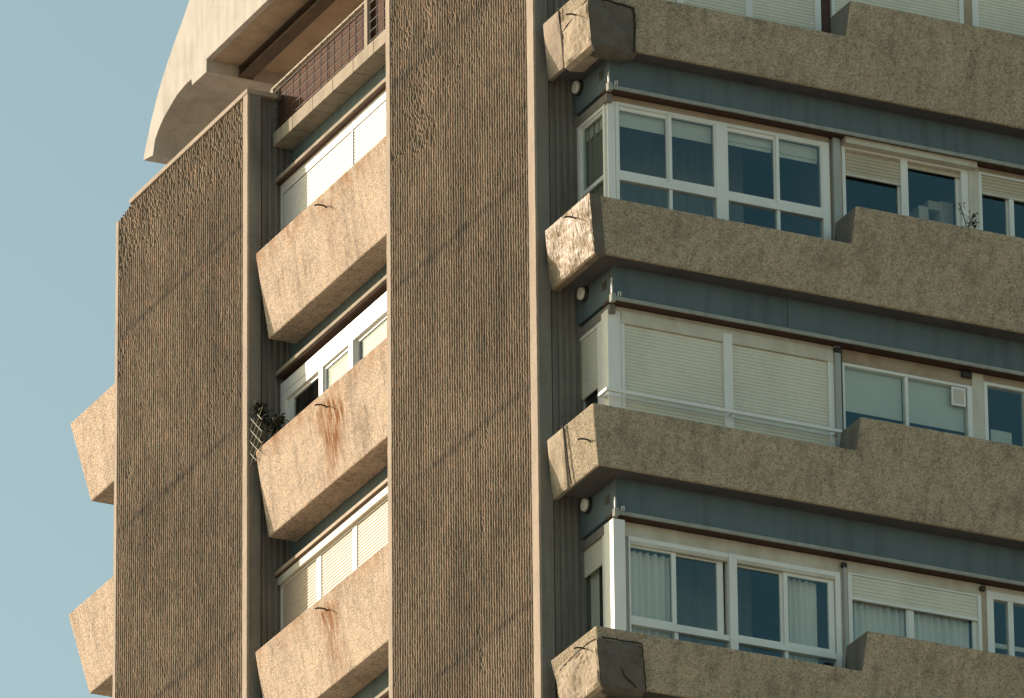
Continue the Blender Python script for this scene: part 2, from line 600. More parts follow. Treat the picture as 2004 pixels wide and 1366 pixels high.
def pier(y0, y1, ztop, zvis, rib0, rib1, label, joints, zone, top_poly=None, depth=5.0):
    core = MB()
    if top_poly is None:
        core.box(0.11, depth, y0 + 0.11, y1 - 0.002, -48.5, ztop)
        core.box(0.031, 0.20, y0, y0 + 0.109, -48.5, ztop - 0.003)
    else:
        prof = [(y0 + 0.11, -48.5), (y1 - 0.002, -48.5)] + top_poly[::-1]
        prof = [(max(y, y0 + 0.11), z) for y, z in prof]
        core.prism([(0.11, y, z) for y, z in prof], [(depth, y, z) for y, z in prof])
        core.box(0.031, 0.20, y0, y0 + 0.109, -48.5, ztop - 0.003)
    core.box(0.031, 0.1095, rib1 + 0.002, y1 - 0.003, -48.5, (ztop if top_poly is None else 8.70))
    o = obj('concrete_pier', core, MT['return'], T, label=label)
    zf = None
    if top_poly is not None:
        ys = np.array([p[0] for p in top_poly])
        zz = np.array([p[1] for p in top_poly])
        zf = lambda Y: np.interp(Y, ys, zz) - 0.0
    V, F = rib_sheet(rib0, rib1, zvis, ztop, 0.0725, joints, zone, zf)
    sheet_obj('ribbed_face', V, F, MT['ribs'], o)
    for (a, b) in ((y0 - 0.0, rib0 - 0.02), (rib1 + 0.012, y1)):
        top = ztop if zf is None else float(min(zf(a), zf(b)))
        s = MB()

        rows = np.arange(zvis, top, 0.10)
        # gently wavering arris
        ring = []
        s.box(-0.002, 0.030, a, b, -48.5, zvis - 0.001)
        k = len(s.v)
        for i, z in enumerate(list(rows) + [top]):
            w1 = 0.006 * (random.random() - 0.5)
            w2 = 0.006 * (random.random() - 0.5)
            fx = 0.003 * (random.random() - 0.5)
            s.v += [(-0.002 + fx, a + w1 * 0.5, z), (-0.002 + fx, b + w2, z), (0.030, b + w2, z), (0.030, a + w1 * 0.5, z)]
        nrow = len(rows) + 1
        for i in range(nrow - 1):
            for c in range(4):
                d = (c + 1) % 4
                s.f.append((k + i * 4 + c, k + i * 4 + d, k + (i + 1) * 4 + d, k + (i + 1) * 4 + c))
        e = k + (nrow - 1) * 4
        s.f.append((e, e + 1, e + 2, e + 3))
        s.f.append((k + 3, k + 2, k + 1, k))
        obj('edge_strip', s, MT['smooth'], o)
    rw = return_wall(y0, ztop if zf is None else 8.80, zvis - 4, 1.1)
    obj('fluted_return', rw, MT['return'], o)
    return o


def zone2(y, z):
    # coarser hammering in the upper left of the middle pier
    line = 6.4 + 0.0 * y
    a = np.clip((z - (4.9 + 0.28 * (4.3 - y))) / 0.8, 0, 1)
    return a * 0.75


def zone1(y, z):
    return np.clip((z - 7.55) / 0.5, 0, 1) * 0.95 + 0.18 * np.clip((z - 4.0) / 4, 0, 1)


pier_mid = pier(-0.05, 4.37, 13.2, -5.2, 0.16, 4.24,
                'middle ribbed pier running past the top of the picture',
                [], zone2, depth=3.0)
top1 = [(8.80, 8.80), (12.81, 8.80), (13.27, 8.72)]
pier_end = pier(8.80, 13.27, 8.80, -3.2, 8.965, 13.17,
                'outer ribbed pier that ends below the roof with a pale coping',
                [], zone1, top_poly=top1, depth=3.0)
cp = MB().box(-0.012, 0.50, 8.79, 12.80, 8.803, 8.875)
obj('coping', cp, MT['smooth'], pier_end, bevel=0.012)
cp2 = MB().box(0.502, 2.9, 8.93, 12.80, 8.803, 8.875)
obj('coping', cp2, MT['smooth'], pier_end)


# ---- corner balconies --------------------------------------------
def corner_balcony(level, xt, xb, yt, yb, yend, zt, zb, xend, mirror=False, zh=None, xstep=3.72, mat='agg', label=None):
    """parapet folded round a tower corner; outer face leans out towards the top"""
    mb = MB()

    def P(o_x, o_y, z):
        return (o_x, o_y, z)
    sgn = -1 if mirror else 1                       # +1: corner towards -Y, -1: towards +Y
    zi = zb + 0.13
    prof = [(xt, yt, zt), (xb, yb, zb), (0.60, yb + sgn * 0.275, zb), (0.60, yb + sgn * 0.275, zi), (xt + 0.15, yt + sgn * 0.15, zt)]
    n = len(prof)
    rA = [(x, yend, z) for x, y, z in prof]
    rC = [(x, y, z) for x, y, z in prof]
    xe = xstep if zh is not None else xend
    rB = [(xe, y, z) for x, y, z in prof]
    k = len(mb.v)
    mb.v += rA + rC + rB
    mb.f.append(tuple(k + i for i in range(n)))
    for a in (0, n):
        for i in range(n):
            j = (i + 1) % n
            mb.f.append((k + a + i, k + a + j, k + a + n + j, k + a + n + i))
    b0 = k + 2 * n
    if zh is None:
        mb.f.append(tuple(b0 + i for i in range(n)))
    else:
        sl = (yb - yt) / (zt - zb)
        yh = yt - sl * (zh - zt)
        q = len(mb.v)
        mb.v += [(xe, yh, zh), (xe, -1.05, zh), (xe, -1.05, zi),
                 (xend, yh, zh), (xend, yb, zb), (xend, yb + 0.275, zb), (xend, yb + 0.275, zi), (xend, -1.05, zi), (xend, -1.05, zh)]
        H0, H1, H2, E0, E1, E2, E3, E4, E5 = range(q, q + 9)
        mb.f.append((H0, b0 + 0, b0 + 4, b0 + 3, H2, H1))            # stepped end facing -X
        mb.f.append((H0, E0, E1, b0 + 1, b0 + 0))                    # outer face
        mb.f.append((b0 + 1, E1, E2, b0 + 2))
        mb.f.append((b0 + 2, E2, E3, b0 + 3))
        mb.f.append((b0 + 3, E3, E4, H2))
        mb.f.append((H2, E4, E5, H1))
        mb.f.append((H1, E5, E0, H0))
        mb.f.append((E0, E5, E4, E3, E2, E1))
    o = obj('corner_balcony', mb, MT[mat], T, bevel=0.022, label=label, origin=(xt, yt, zt), angle=15)
    if zh is not None:                               # smooth cast end of the raised part
        o.data.materials.append(MT['return'])
        for f in o.data.polygons:
            if f.normal.x < -0.95 and abs(f.center.x + xt - xe) < 0.01:
                f.material_index = 1
    return o


def hook(parent, p, out, name='drain_hook', s=1.0):
    p = Vector(p)
    out = Vector(out).normalized()
    side = Vector((0, 0, 1)).cross(out).normalized()
    pts = [p - out * 0.03 + Vector((0, 0, -0.03)), p + out * 0.03 + Vector((0, 0, 0.0)), p + out * 0.08 + Vector((0, 0, 0.010)) - side * 0.01,
           p + out * 0.13 + Vector((0, 0, 0.006)) - side * 0.02, p + out * 0.165 + Vector((0, 0, -0.012)) - side * 0.02]
    return obj(name, MB().tube(pts, 0.011, 6), MT['iron'], parent)


def wrap_patch(parent, name, mat, lv, smin, smax, t0f, t1, off, wrink=0.012, under=0.0, label=None, rim=None):
    """repair skin over the parapet corner. s<0 along the A face, s>0 along the B face (metres from the corner)"""
    zt, zb = ZT[lv], ZB[lv]
    XT, XB, YT, YB = 0.06, 0.23, -1.48, -1.26
    sl = [s for s in np.linspace(smin, smax, max(8, int((smax - smin) / 0.045)))]
    if smin < 0 < smax:
        sl = sorted(set([round(float(s), 4) for s in sl] + [-0.03, 0.0, 0.03]))
    nt_ = 14
    rows = []
    for s in sl:
        col = []
        ta = t0f(s)
        for q in range(nt_ + 1):
            t = ta + (t1(s) if callable(t1) else t1) * q / nt_ - ta * q / nt_
            z = zt + (zb - zt) * t
            cx, cy = XT + (XB - XT) * t, YT + (YB - YT) * t
            wn = wrink * (math.sin(7.1 * s + 5 * t + lv) + math.sin(13 * t - 9 * s + 2 * lv) * 0.7 + random.uniform(-0.7, 0.7))
            edge = 1.0 if (0 < q < nt_ and s not in (sl[0], sl[-1])) else 0.75
            o = off * edge + (wn if edge == 1.0 else 0)
            if s < -1e-6:
                p = Vector((cx, cy - s, z)) + Vector((-1, 0, -0.2)) * o + (Vector((0, -1, 0)) * o if s > -0.05 else Vector())
            else:
                p = Vector((cx + s, cy, z)) + Vector((0, -1, -0.2)) * o + (Vector((-1, 0, 0)) * o if s < 0.05 else Vector())
            col.append(p)
        if under > 0:
            nb = Vector((0.6, 0, 0)) if s < 0 else Vector((0, 0.6, 0))
            nb = Vector((0.4, 0.4, 0)) if abs(s) < 0.05 else nb
            last = col[-1]
            col.append(last + nb * under * 0.4 + Vector((0, 0, -off * 0.9)))
            col.append(last + nb * under + Vector((0, 0, -off * 0.6)))
        rows.append(col)
    mb = MB()
    m = len(rows[0])
    for col in rows:
        for p in col:
            mb.v.append(tuple(p))
    # back skin pushed into the parapet
    nb0 = len(mb.v)
    for a, col in enumerate(rows):
        s = sl[a]
        for q, p in enumerate(col):
            d = Vector((1, 0, 0.2)) if s < 0 else Vector((0, 1, 0.2))
            mb.v.append(tuple(p + d * (off + 0.05)))
    L = len(rows)
    for i in range(L - 1):
        for j in range(m - 1):
            a = i * m + j
            mb.f.append((a, a + 1, a + m + 1, a + m))
            b = nb0 + a
            mb.f.append((b, b + m, b + m + 1, b + 1))
    for i in range(L - 1):
        for j in (0, m - 1):
            a, b = i * m + j, (i + 1) * m + j
            mb.f.append((a, b, nb0 + b, nb0 + a))
    for j in range(m - 1):
        for i in (0, L - 1):
            a = i * m + j
            mb.f.append((a, nb0 + a, nb0 + a + 1, a + 1))
    o = obj(name, mb, mat, parent, label=label)
    return o


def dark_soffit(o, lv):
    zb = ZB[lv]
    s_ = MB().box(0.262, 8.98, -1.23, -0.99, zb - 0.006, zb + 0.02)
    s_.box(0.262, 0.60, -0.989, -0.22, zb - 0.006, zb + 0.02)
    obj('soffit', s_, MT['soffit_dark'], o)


corner = {}
cl = {1: 'corner balcony with a grey repair block wrapped under its corner',
      2: 'corner balcony whose end is wrapped in crinkled shiny sheeting',
      3: 'corner balcony with a cracked slab on its end',
      4: 'corner balcony with a dark repair box on its corner'}
for lv in (1, 2, 3, 4):
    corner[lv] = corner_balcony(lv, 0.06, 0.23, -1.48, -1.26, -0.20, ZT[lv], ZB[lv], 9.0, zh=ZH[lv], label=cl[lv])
    dark_soffit(corner[lv], lv)
for lv in (1, 2):
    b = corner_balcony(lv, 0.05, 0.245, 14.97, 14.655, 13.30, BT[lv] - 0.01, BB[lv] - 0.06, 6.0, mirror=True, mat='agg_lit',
                       label='far corner balcony jutting out beyond the outer pier, ' + ('upper' if lv == 1 else 'lower') + ' one')

# repair skins on the near corner
wrap_patch(corner[1], 'plaster_slab', MT['smooth'], 1, -1.24, -0.80, lambda s: 0.04, lambda s: 1.0, 0.022, 0.004,
           label='pale cracked plaster slab')
wrap_patch(corner[1], 'repair_wrap', MT['patch'], 1, -0.74, 0.0, lambda s: 0.30 - 0.18 * (s / 0.74) * -1 + 0.16 * (-s / 0.74), 1.04, 0.035, 0.010, under=0.30)
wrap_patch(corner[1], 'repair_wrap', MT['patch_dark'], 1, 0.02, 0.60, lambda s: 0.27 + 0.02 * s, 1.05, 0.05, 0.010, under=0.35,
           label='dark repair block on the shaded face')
wrap_patch(corner[2], 'plastic_wrap', MT['plastic'], 2, -1.25, 0.0, lambda s: 0.0, 1.01, 0.022, 0.009, under=0.1)
wrap_patch(corner[2], 'plastic_wrap', MT['patch_dark'], 2, 0.0, 0.135, lambda s: 0.0, 1.01, 0.022, 0.003, under=0.1, label='shaded side of the sheeting, shade put into a darker colour')  # same film as on the end face; its shade put into a darker colour


def crack(lv, pts, r=0.012):
    """dark open seam drawn over the corner: (s, t) with s<0 on the end face, s>0 on the long face"""
    zt, zb = ZT[lv], ZB[lv]
    out = []
    for i in range(len(pts) - 1):
        (s0, t0), (s1, t1) = pts[i], pts[i + 1]
        for q in range(6):
            f = q / 6
            out.append((s0 + (s1 - s0) * f + random.uniform(-.008, .008), t0 + (t1 - t0) * f + random.uniform(-.008, .008)))
    out.append(pts[-1])
    P3 = []
    r = r * 0.62
    for s, t in out:
        x, y, z = 0.06 + 0.17 * t, -1.48 + 0.22 * t, zt + (zb - zt) * t
        P3.append((x - 0.028, y - s, z) if s < 0 else (x + s, y - 0.045, z))
    obj('crack', MB().tube(P3, r, 6), MT['iron'], corner[lv])


crack(1, [(-0.77, 0.0), (-0.76, 0.28), (-0.72, 0.5), (-0.735, 0.75), (-0.72, 1.0)], 0.016)
crack(1, [(-0.70, 0.44), (-0.35, 0.36), (-0.01, 0.29)], 0.014)
crack(1, [(0.02, 0.25), (0.25, 0.25), (0.61, 0.29)], 0.022)
crack(1, [(0.61, 0.29), (0.60, 0.6), (0.56, 1.05)], 0.026)
crack(3, [(-0.79, 0.0), (-0.77, 0.3), (-0.74, 0.65), (-0.70, 1.0)], 0.016)
crack(4, [(-1.0, 0.30), (-0.6, 0.25), (-0.25, 0.22), (-0.01, 0.24)], 0.012)
crack(4, [(0.02, 0.22), (0.58, 0.22), (0.585, 0.6), (0.58, 1.02)], 0.016)
crack(4, [(0.22, 0.6), (0.32, 0.85), (0.45, 1.0)], 0.018)
wrap_patch(corner[3], 'cracked_slab', MT['patch'], 3, -1.25, -0.82, lambda s: 0.03, lambda s: 1.0, 0.03, 0.004)
wrap_patch(corner[4], 'repair_wrap', MT['patch'], 4, -1.12, 0.0, lambda s: 0.26 + 0.05 * math.sin(9 * s), 1.04, 0.03, 0.010, under=0.25)
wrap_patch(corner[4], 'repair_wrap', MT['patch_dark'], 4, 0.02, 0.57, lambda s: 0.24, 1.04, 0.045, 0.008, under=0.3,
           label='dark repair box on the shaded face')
for lv, (y, z) in {1: (-1.09, 5.67), 2: (-1.03, 2.89), 3: (-1.21, -0.18), 4: (-1.13, -2.93)}.items():
    t = (ZT[lv] - z) / (ZT[lv] - ZB[lv])
    hook(corner[lv], (0.06 + 0.17 * t, y, z), (-1, 0, 0))

# ---- bay balconies ------------------------------------------------
bay = {}
for lv in (1, 2, 3):
    zt, zb = BT[lv], BB[lv]
    prof = [(0.05, zt), (0.245, zb), (0.66, zb), (0.66, zb + 0.13), (0.20, zt)]
    mb = MB().prism([(x, 4.378, z) for x, z in prof], [(x, 8.65, z) for x, z in prof])
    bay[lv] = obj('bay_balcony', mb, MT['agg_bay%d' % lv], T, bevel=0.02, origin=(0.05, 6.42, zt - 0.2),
                  label='sunlit balcony between the piers, ' + {1: 'topmost of three', 2: 'with trellis and plant at its end', 3: 'lowest of three'}[lv])
    hook(bay[lv], (0.085, 6.43, zt - 0.21), (-1, 0, 0))


# ---- slab edges and fascias ---------------------------------------
def fascia(lv):
    zb = ZB[lv]
    zd = {1: 4.85, 2: 1.945, 3: -0.95, 4: -3.85}[lv]
    mb = MB()
    mb.box(0.61, 9.0, -0.98, -0.86, zd, zb + 0.10)
    mb.box(0.61, 0.73, -0.86, 0.10, zd, zb + 0.10)
    o = obj('slab_edge', mb, MT['blue'], T)
    d = MB().box(0.596, 9.0, -1.0, -0.972, zd - 0.050, zd - 0.001)
    obj('drip_edge', d, MT['drip'], o, bevel=0.006)
    d = MB().box(0.60, 9.0, -0.971, -0.70, zd - 0.040, zd - 0.001)
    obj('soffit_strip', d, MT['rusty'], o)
    # lower grey band on the end face
    d = MB().box(0.618, 0.70, -0.863, 0.10, zd - 0.17, zd - 0.053)
    obj('end_lintel', d, MT['return'], o)
    d = MB().box(0.604, 0.672, -0.986, -0.93, zd + 0.002, zb + 0.02)
    obj('corner_trim', d, MT['blue'], o)
    for xs in ((3.05,) if lv == 2 else (6.9,)):
        obj('panel_joint', MB().box(xs, xs + 0.008, -0.983, -0.97, zd + 0.002, zb + 0.02), MT['darkmetal'], o)
    obj('vent_opening', MB().box(0.606, 0.62, -0.80, -0.68, zd + 0.17, zd + 0.29), MT['darkmetal'], o)
    return o


def cyl_x(mb, x0, x1, y, z, r, seg=24, r1=None):
    r1 = r if r1 is None else r1
    a = [(x0, y + r * math.cos(2 * math.pi * i / seg), z + r * math.sin(2 * math.pi * i / seg)) for i in range(seg)]
    b = [(x1, y + r1 * math.cos(2 * math.pi * i / seg), z + r1 * math.sin(2 * math.pi * i / seg)) for i in range(seg)]
    return mb.prism(a, b)


for lv in (1, 2, 3, 4):
    f = fascia(lv)
    if lv < 4:
        y, z = {1: (-0.13, 5.17), 2: (-0.20, 2.285), 3: (-0.22, -0.595)}[lv]
        lt = obj('wall_light', cyl_x(MB(), 0.56, 0.612, y, z, 0.105), MT['darkmetal'], T, bevel=0.008)
        obj('lamp_lens', cyl_x(MB(), 0.525, 0.565, y, z, 0.078, r1=0.09), MT['lamp'], lt, bevel=0.01)
        zd = {1: 4.85, 2: 1.945, 3: -0.95}[lv]
        br = MB().box(0.565, 0.625, -1.03, -0.955, zd - 0.09, zd + 0.02)
        b_ = obj('gutter_bracket', br, MT['drip'], T, bevel=0.008)
        obj('bracket_rod', MB().tube([(0.585, -0.99, zd + 0.02), (0.583, -0.992, zd + 0.12), (0.587, -0.99, zd + (0.24 if lv == 2 else 0.17))], 0.008, 6), MT['lamp'], b_)
        obj('wire_clip', MB().tube([(0.66, -1.01, zd - 0.01), (0.66, -1.03, zd + 0.04), (0.69, -1.03, zd + 0.05), (0.70, -1.005, zd)], 0.008, 6), MT['lamp'], b_)

# bay fascias (between the piers)
for (zd, zb, cassette) in ((7.60, 8.07, False), (4.745, 5.145, False), (1.855, 2.27, True), (-1.06, -0.575, False)):
    o = obj('bay_slab_edge', MB().box(0.66, 0.80, 4.378, 8.88, zd, zb + 0.10), MT['blue'], T)
    obj('drip_edge', MB().box(0.43, 0.80, 4.38, 8.86, zd - 0.028, zd + 0.024), MT['slab' if not cassette else 'tan'], o, bevel=0.006)
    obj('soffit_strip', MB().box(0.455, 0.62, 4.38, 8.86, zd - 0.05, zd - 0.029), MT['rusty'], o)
    if cassette:
        obj('shutter_cassette', MB().box(0.468, 0.60, 4.38, 8.86, zd - 0.16, zd - 0.051), MT['cream'], o, bevel=0.01)

# floor slabs and plain inner walls
for k, zb in enumerate((8.07, 5.245, 2.36, -0.51, -3.40)):
    zd = (7.60, 4.86, 1.955, -0.94, -3.84)[k]
    s = MB().box(0.81, 9.0, -0.69, 14.4, zd, zb + 0.04)
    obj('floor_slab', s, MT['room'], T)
s = MB()
s.box(4.6, 4.75, 4.40, 8.78, -4.0, 8.0)
s.box(0.80, 9.0, 3.2, 3.35, -4.0, 10.5)
s.box(3.80, 3.86, -0.70, 3.19, -4.0, 10.5)
s.box(5.79, 5.86, -0.70, 3.19, -4.0, 10.5)
s.box(8.9, 9.0, -0.70, 3.19, -4.0, 10.5)
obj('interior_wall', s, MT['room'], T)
s = MB()
s.box(0.70, 9.0, -0.68, 14.3, -48.5, -4.0)
s.box(4.8, 9.0, 3.4, 14.3, -4.0, 11.0)
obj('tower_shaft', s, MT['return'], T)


# ---- windows ------------------------------------------------------
def part(name, mb, face, mat, parent, bevel=0.0, label=None):
    return obj(name, fold(mb, face), mat, parent, bevel=bevel, label=label)


def slats(face, parent, u0, u1, z0, z1, d, mat, pitch=0.046, name='roller_shutter', label=None):
    mb = MB()
    n = max(1, int(round((z1 - z0) / pitch)))
    p = (z1 - z0) / n
    prof = []
    for i in range(n):
        z = z0 + i * p
        prof += [(d + 0.011, z), (d + 0.001, z + 0.16 * p), (d - 0.001, z + 0.5 * p), (d + 0.001, z + 0.84 * p)]
    prof.append((d + 0.011, z1))
    # slight sag variation between slats
    for (dd, z) in prof:
        mb.v.append((u0, dd, z))
        mb.v.append((u1, dd, z))
    for i in range(len(prof) - 1):
        a = 2 * i
        mb.f.append((a, a + 1, a + 3, a + 2))
    k = len(mb.v)
    mb.v += [(u0, d + 0.02, z0), (u1, d + 0.02, z0), (u1, d + 0.02, z1), (u0, d + 0.02, z1)]
    mb.f.append((k, k + 3, k + 2, k + 1))
    o = part(name, mb, face, mat, parent, label=label)
    b = MB().box(u0, u1, d - 0.006, d + 0.014, z0 - 0.035, z0 - 0.001)
    return o


def sash(face, parent, u0, u1, z0, z1, d, wl=0.045, wr=0.045, wt=0.045, wb=0.05, name='sash'):
    mb = MB()
    mb.box(u0, u0 + wl, d, d + 0.035, z0, z1)
    mb.box(u1 - wr, u1, d, d + 0.035, z0, z1)
    mb.box(u0 + wl, u1 - wr, d + 0.001, d + 0.034, z1 - wt, z1)
    mb.box(u0 + wl, u1 - wr, d + 0.001, d + 0.034, z0, z0 + wb)
    part(name, mb, face, MT['white'], parent)
    g_ = MB().box(u0 + wl, u1 - wr, d + 0.014, d + 0.019, z0 + wb, z1 - wt)
    part('pane', g_, face, MT['glass_bay' if face == 'bay' else 'glass'], parent)


def curtain(face, u0, u1, z0, z1, d, label, folds=7, amp=0.03, mat=None, group='sheer curtains behind the lowest windows'):
    mb = MB()
    n = folds * 8
    ph = random.random() * 6
    for i in range(n + 1):
        t = i / n
        u = u0 + (u1 - u0) * t
        dd = d + amp * math.sin(folds * 2 * math.pi * t + ph) + 0.4 * amp * math.sin(folds * 5.1 * t + ph * 2)
        mb.v.append((u, dd, z0))
        mb.v.append((u + 0.01 * math.sin(9 * t), dd * 1.0, z1))
    for i in range(n):
        a = 2 * i
        mb.f.append((a, a + 2, a + 3, a + 1))
    fold(mb, face)
    o = obj('curtain', mb, mat or MT['curtain'], None, smooth=True)
    o['label'] = label
    o['category'] = 'curtain'
    if group:
        o['group'] = group
    return o


def b_post(parent, u0, u1, z0, z1, mat, d0=-0.03, d1=0.10, name='mullion', bevel=0.004):
    return part(name, MB().box(u0, u1, d0, d1, z0, z1), 'B', mat, parent, bevel=bevel)


def outer_frame(face, parent_label, u0, u1, z0, z1, wl=0.05, wr=0.05, wt=0.05, d0=-0.02, d1=0.08, mat='white', zbot=None):
    mb = MB()
    mb.box(u0, u0 + wl, d0, d1, z0, z1)
    mb.box(u1 - wr, u1, d0, d1, z0, z1)
    mb.box(u0 + wl, u1 - wr, d0 + 0.002, d1 - 0.002, z1 - wt, z1)
    mb.box(u0 + wl, u1 - wr, d0 + 0.002, d1 - 0.002, z0, z0 + 0.06)
    o = obj('window', fold(mb, face), MT[mat], T, label=parent_label)
    return o


LOW = {0: 5.70, 1: 2.85, 2: 0.0, 3: -2.95}       # hidden window foot per storey
# ceiling lines: underside of drip / soffit strip
CE = {0: 7.68, 1: 4.805, 2: 1.90, 3: -0.995}


def lintel(w_, u0, u1, z0, z1, mat, d0=-0.012, d1=0.10):
    return part('lintel', MB().box(u0, u1, d0, d1, z0, z1), 'B', MT[mat], w_)


# storey 1 (upper full row): sliding window with lower lights
w1 = outer_frame('B', 'wide white sliding window with lower lights, top row', 0.76, 3.785, LOW[1], 4.72, 0.045, 0.10, 0.04)
lintel(w1, 0.655, 3.785, 4.722, 4.80, 'tan')
part('corner_post', MB().box(0.655, 0.757, -0.012, 0.10, LOW[1], 4.72), 'B', MT['white'], w1, bevel=0.004)
b_post(w1, 2.17, 2.335, LOW[1] + 0.06, 4.68, MT['white'], -0.025, 0.085)
for (a, b, c, dpt) in ((0.806, 1.53, 2.169, 0), (2.336, 3.05, 3.684, 0)):
    sash('B', w1, a, b - 0.022, 3.735, 4.679, 0.012, 0.022, 0.022, 0.05, 0.06)
    sash('B', w1, b - 0.024, c, 3.735, 4.679, -0.026 + 0.012, 0.046, 0.022, 0.022, 0.06)
    part('transom', MB().box(a, c, -0.022, 0.07, 3.65, 3.734), 'B', MT['white'], w1)
    for (p, q) in ((a, b - 0.02), (b + 0.025, c)):
        part('pane', MB().box(p, q, 0.02, 0.025, LOW[1] + 0.06, 3.649), 'B', MT['glass'], w1)
    part('mullion', MB().box(b - 0.02, b + 0.025, -0.005, 0.06, LOW[1] + 0.06, 3.649), 'B', MT['white'], w1)
for (a, c, zz) in ((0.82, 1.50, 4.44), (1.54, 2.16, 4.44), (2.35, 3.02, 4.53), (3.06, 3.67, 4.50)):
    part('roller_blind', MB().box(a, c, 0.085, 0.092, zz, 4.668), 'B', MT['blind'], w1)
    if zz > 4.45:
        part('roller_blind', MB().box(a, c, 0.098, 0.104, zz - 0.05, 4.668), 'B', MT['blind'], w1)
# end window on the sunlit-side corner
wa = outer_frame('A', 'narrow end window beside the middle pier, top row', -0.765, 0.03, LOW[1], 4.69, 0.05, 0.075, 0.05)
sash('A', wa, -0.714, -0.046, 3.70, 4.638, 0.01, 0.02, 0.03, 0.03, 0.055)
part('pane', MB().box(-0.714, -0.046, 0.02, 0.025, LOW[1] + 0.06, 3.698), 'A', MT['glass'], wa)
part('roller_blind', MB().box(-0.70, -0.06, 0.07, 0.076, 4.46, 4.63), 'A', MT['blind'], wa)
# service column
part_col = obj('facade_column', fold(MB().box(3.83, 3.925, -0.05, 0.10, LOW[1], 4.80), 'B'), MT['grey'], T, bevel=0.006)
obj('column_recess', fold(MB().box(3.787, 3.828, 0.02, 0.10, LOW[1], 4.80), 'B'), MT['tan'], part_col)
obj('column_recess', fold(MB().box(3.927, 3.968, 0.0, 0.10, LOW[1], 4.80), 'B'), MT['cream'], part_col)
w2 = outer_frame('B', 'window under a projecting shutter box, left shutter part lowered, top row', 3.97, 5.785, LOW[1], 4.72, 0.045, 0.10, 0.03)
part('shutter_box', MB().box(3.972, 5.868, -0.13, 0.02, 4.723, 4.895), 'B', MT['cream'], w2, bevel=0.006)
lintel(w2, 3.972, 5.78, 4.66, 4.72, 'tan', -0.015, 0.02)
b_post(w2, 4.812, 4.915, LOW[1] + 0.06, 4.688, MT['white'], -0.02, 0.07)
slats('B', w2, 4.016, 4.811, 4.36, 4.688, 0.0, MT['slat_warm'])
part('shutter_rail', MB().box(4.016, 4.811, -0.008, 0.02, 4.325, 4.359), 'B', MT['cream'], w2)
slats('B', w2, 4.916, 5.684, 4.60, 4.688, 0.0, MT['slat_warm'])
sash('B', w2, 4.016, 4.811, LOW[1] + 0.06, 4.688, 0.035, 0.02, 0.02, 0.03, 0.05)
sash('B', w2, 4.916, 5.684, LOW[1] + 0.06, 4.688, 0.035, 0.02, 0.05, 0.03, 0.05)
c5 = obj('facade_column', fold(MB().box(5.787, 5.938, -0.03, 0.10, LOW[1], 4.80), 'B'), MT['cream'], T, bevel=0.006)
w3 = outer_frame('B', 'window at the frame edge with a narrow lowered shutter, top row', 5.94, 7.9, LOW[1], 4.735, 0.042, 0.06, 0.03)
lintel(w3, 5.94, 7.9, 4.737, 4.80, 'tan')
slats('B', w3, 5.983, 6.94, 4.47, 4.704, 0.0, MT['slat_warm'])
part('shutter_rail', MB().box(5.983, 6.94, -0.008, 0.02, 4.435, 4.469), 'B', MT['cream'], w3)
b_post(w3, 6.38, 6.45, LOW[1] + 0.06, 4.43, MT['white'], -0.01, 0.07)
sash('B', w3, 5.983, 6.379, LOW[1] + 0.06, 4.703, 0.035, 0.02, 0.02, 0.03, 0.05)
sash('B', w3, 6.451, 7.84, LOW[1] + 0.06, 4.703, 0.035, 0.02, 0.02, 0.03, 0.05)

rib_reflection = curtain('A', -0.70, -0.05, 2.9, 4.62, 0.085, 'added grey folds standing in for the rib reflection in the narrow end window beside the middle pier, top row', 5, 0.02, MT['reflection_grey'], None)  # added sheet: reflection of the pier ribs put into its folds and grey
cb = empty('cupboard', (5.45, -0.3, 2.86), 'pale cupboard with a dark niche seen through the glass under the shutter box, top row', 'cupboard')
k_ = MB()
k_.box(5.26, 5.40, -0.45, 0.1, 2.86, 4.28)
k_.box(5.57, 5.76, -0.45, 0.1, 2.86, 4.40)
k_.box(5.401, 5.569, -0.45, 0.1, 2.86, 4.02)
k_.box(5.401, 5.569, -0.449, 0.1, 4.26, 4.38)
obj('cabinet_body', k_, MT['cream'], cb)
obj('niche_back', MB().box(5.402, 5.568, 0.0, 0.09, 4.021, 4.259), MT['darkmetal'], cb)

# storey 2: closed roller shutters
v1 = outer_frame('B', 'pair of closed pale roller shutters behind a white safety bar, middle row', 0.795, 3.775, LOW[2], 1.84, 0.045, 0.08, 0.04)
lintel(v1, 0.62, 3.775, 1.842, 1.895, 'cream')
part('corner_post', MB().box(0.612, 0.793, -0.012, 0.10, LOW[2], 1.84), 'B', MT['white'], v1, bevel=0.004)
part('shutter_box', MB().box(0.80, 3.77, -0.035, 0.02, 1.675, 1.842), 'B', MT['cream'], v1, bevel=0.004)
b_post(v1, 2.215, 2.338, LOW[2] + 0.06, 1.80, MT['white'], -0.04, 0.07)
slats('B', v1, 0.842, 2.214, LOW[2] + 0.061, 1.674, 0.0, MT['slat'])
slats('B', v1, 2.339, 3.694, LOW[2] + 0.061, 1.674, 0.0, MT['slat'])
bar = MB()
bar.box(0.50, 3.80, -0.17, -0.135, 0.655, 0.70)
bar.box(0.50, 0.535, -0.134, 0.05, 0.655, 0.70)
bar.box(0.50, 0.64, 0.051, 0.085, 0.66, 0.695)
bar.box(2.26, 2.29, -0.134, -0.03, 0.665, 0.69)
bar.box(3.74, 3.775, -0.134, 0.0, 0.665, 0.69)
part('safety_bar', bar, 'B', MT['white'], v1, bevel=0.005)
va = outer_frame('A', 'narrow end window with its shutter nearly closed, middle row', -0.62, 0.12, LOW[2], 1.835, 0.15, 0.05, 0.11)
slats('A', va, -0.468, 0.068, 0.93, 1.724, 0.0, MT['slat'])
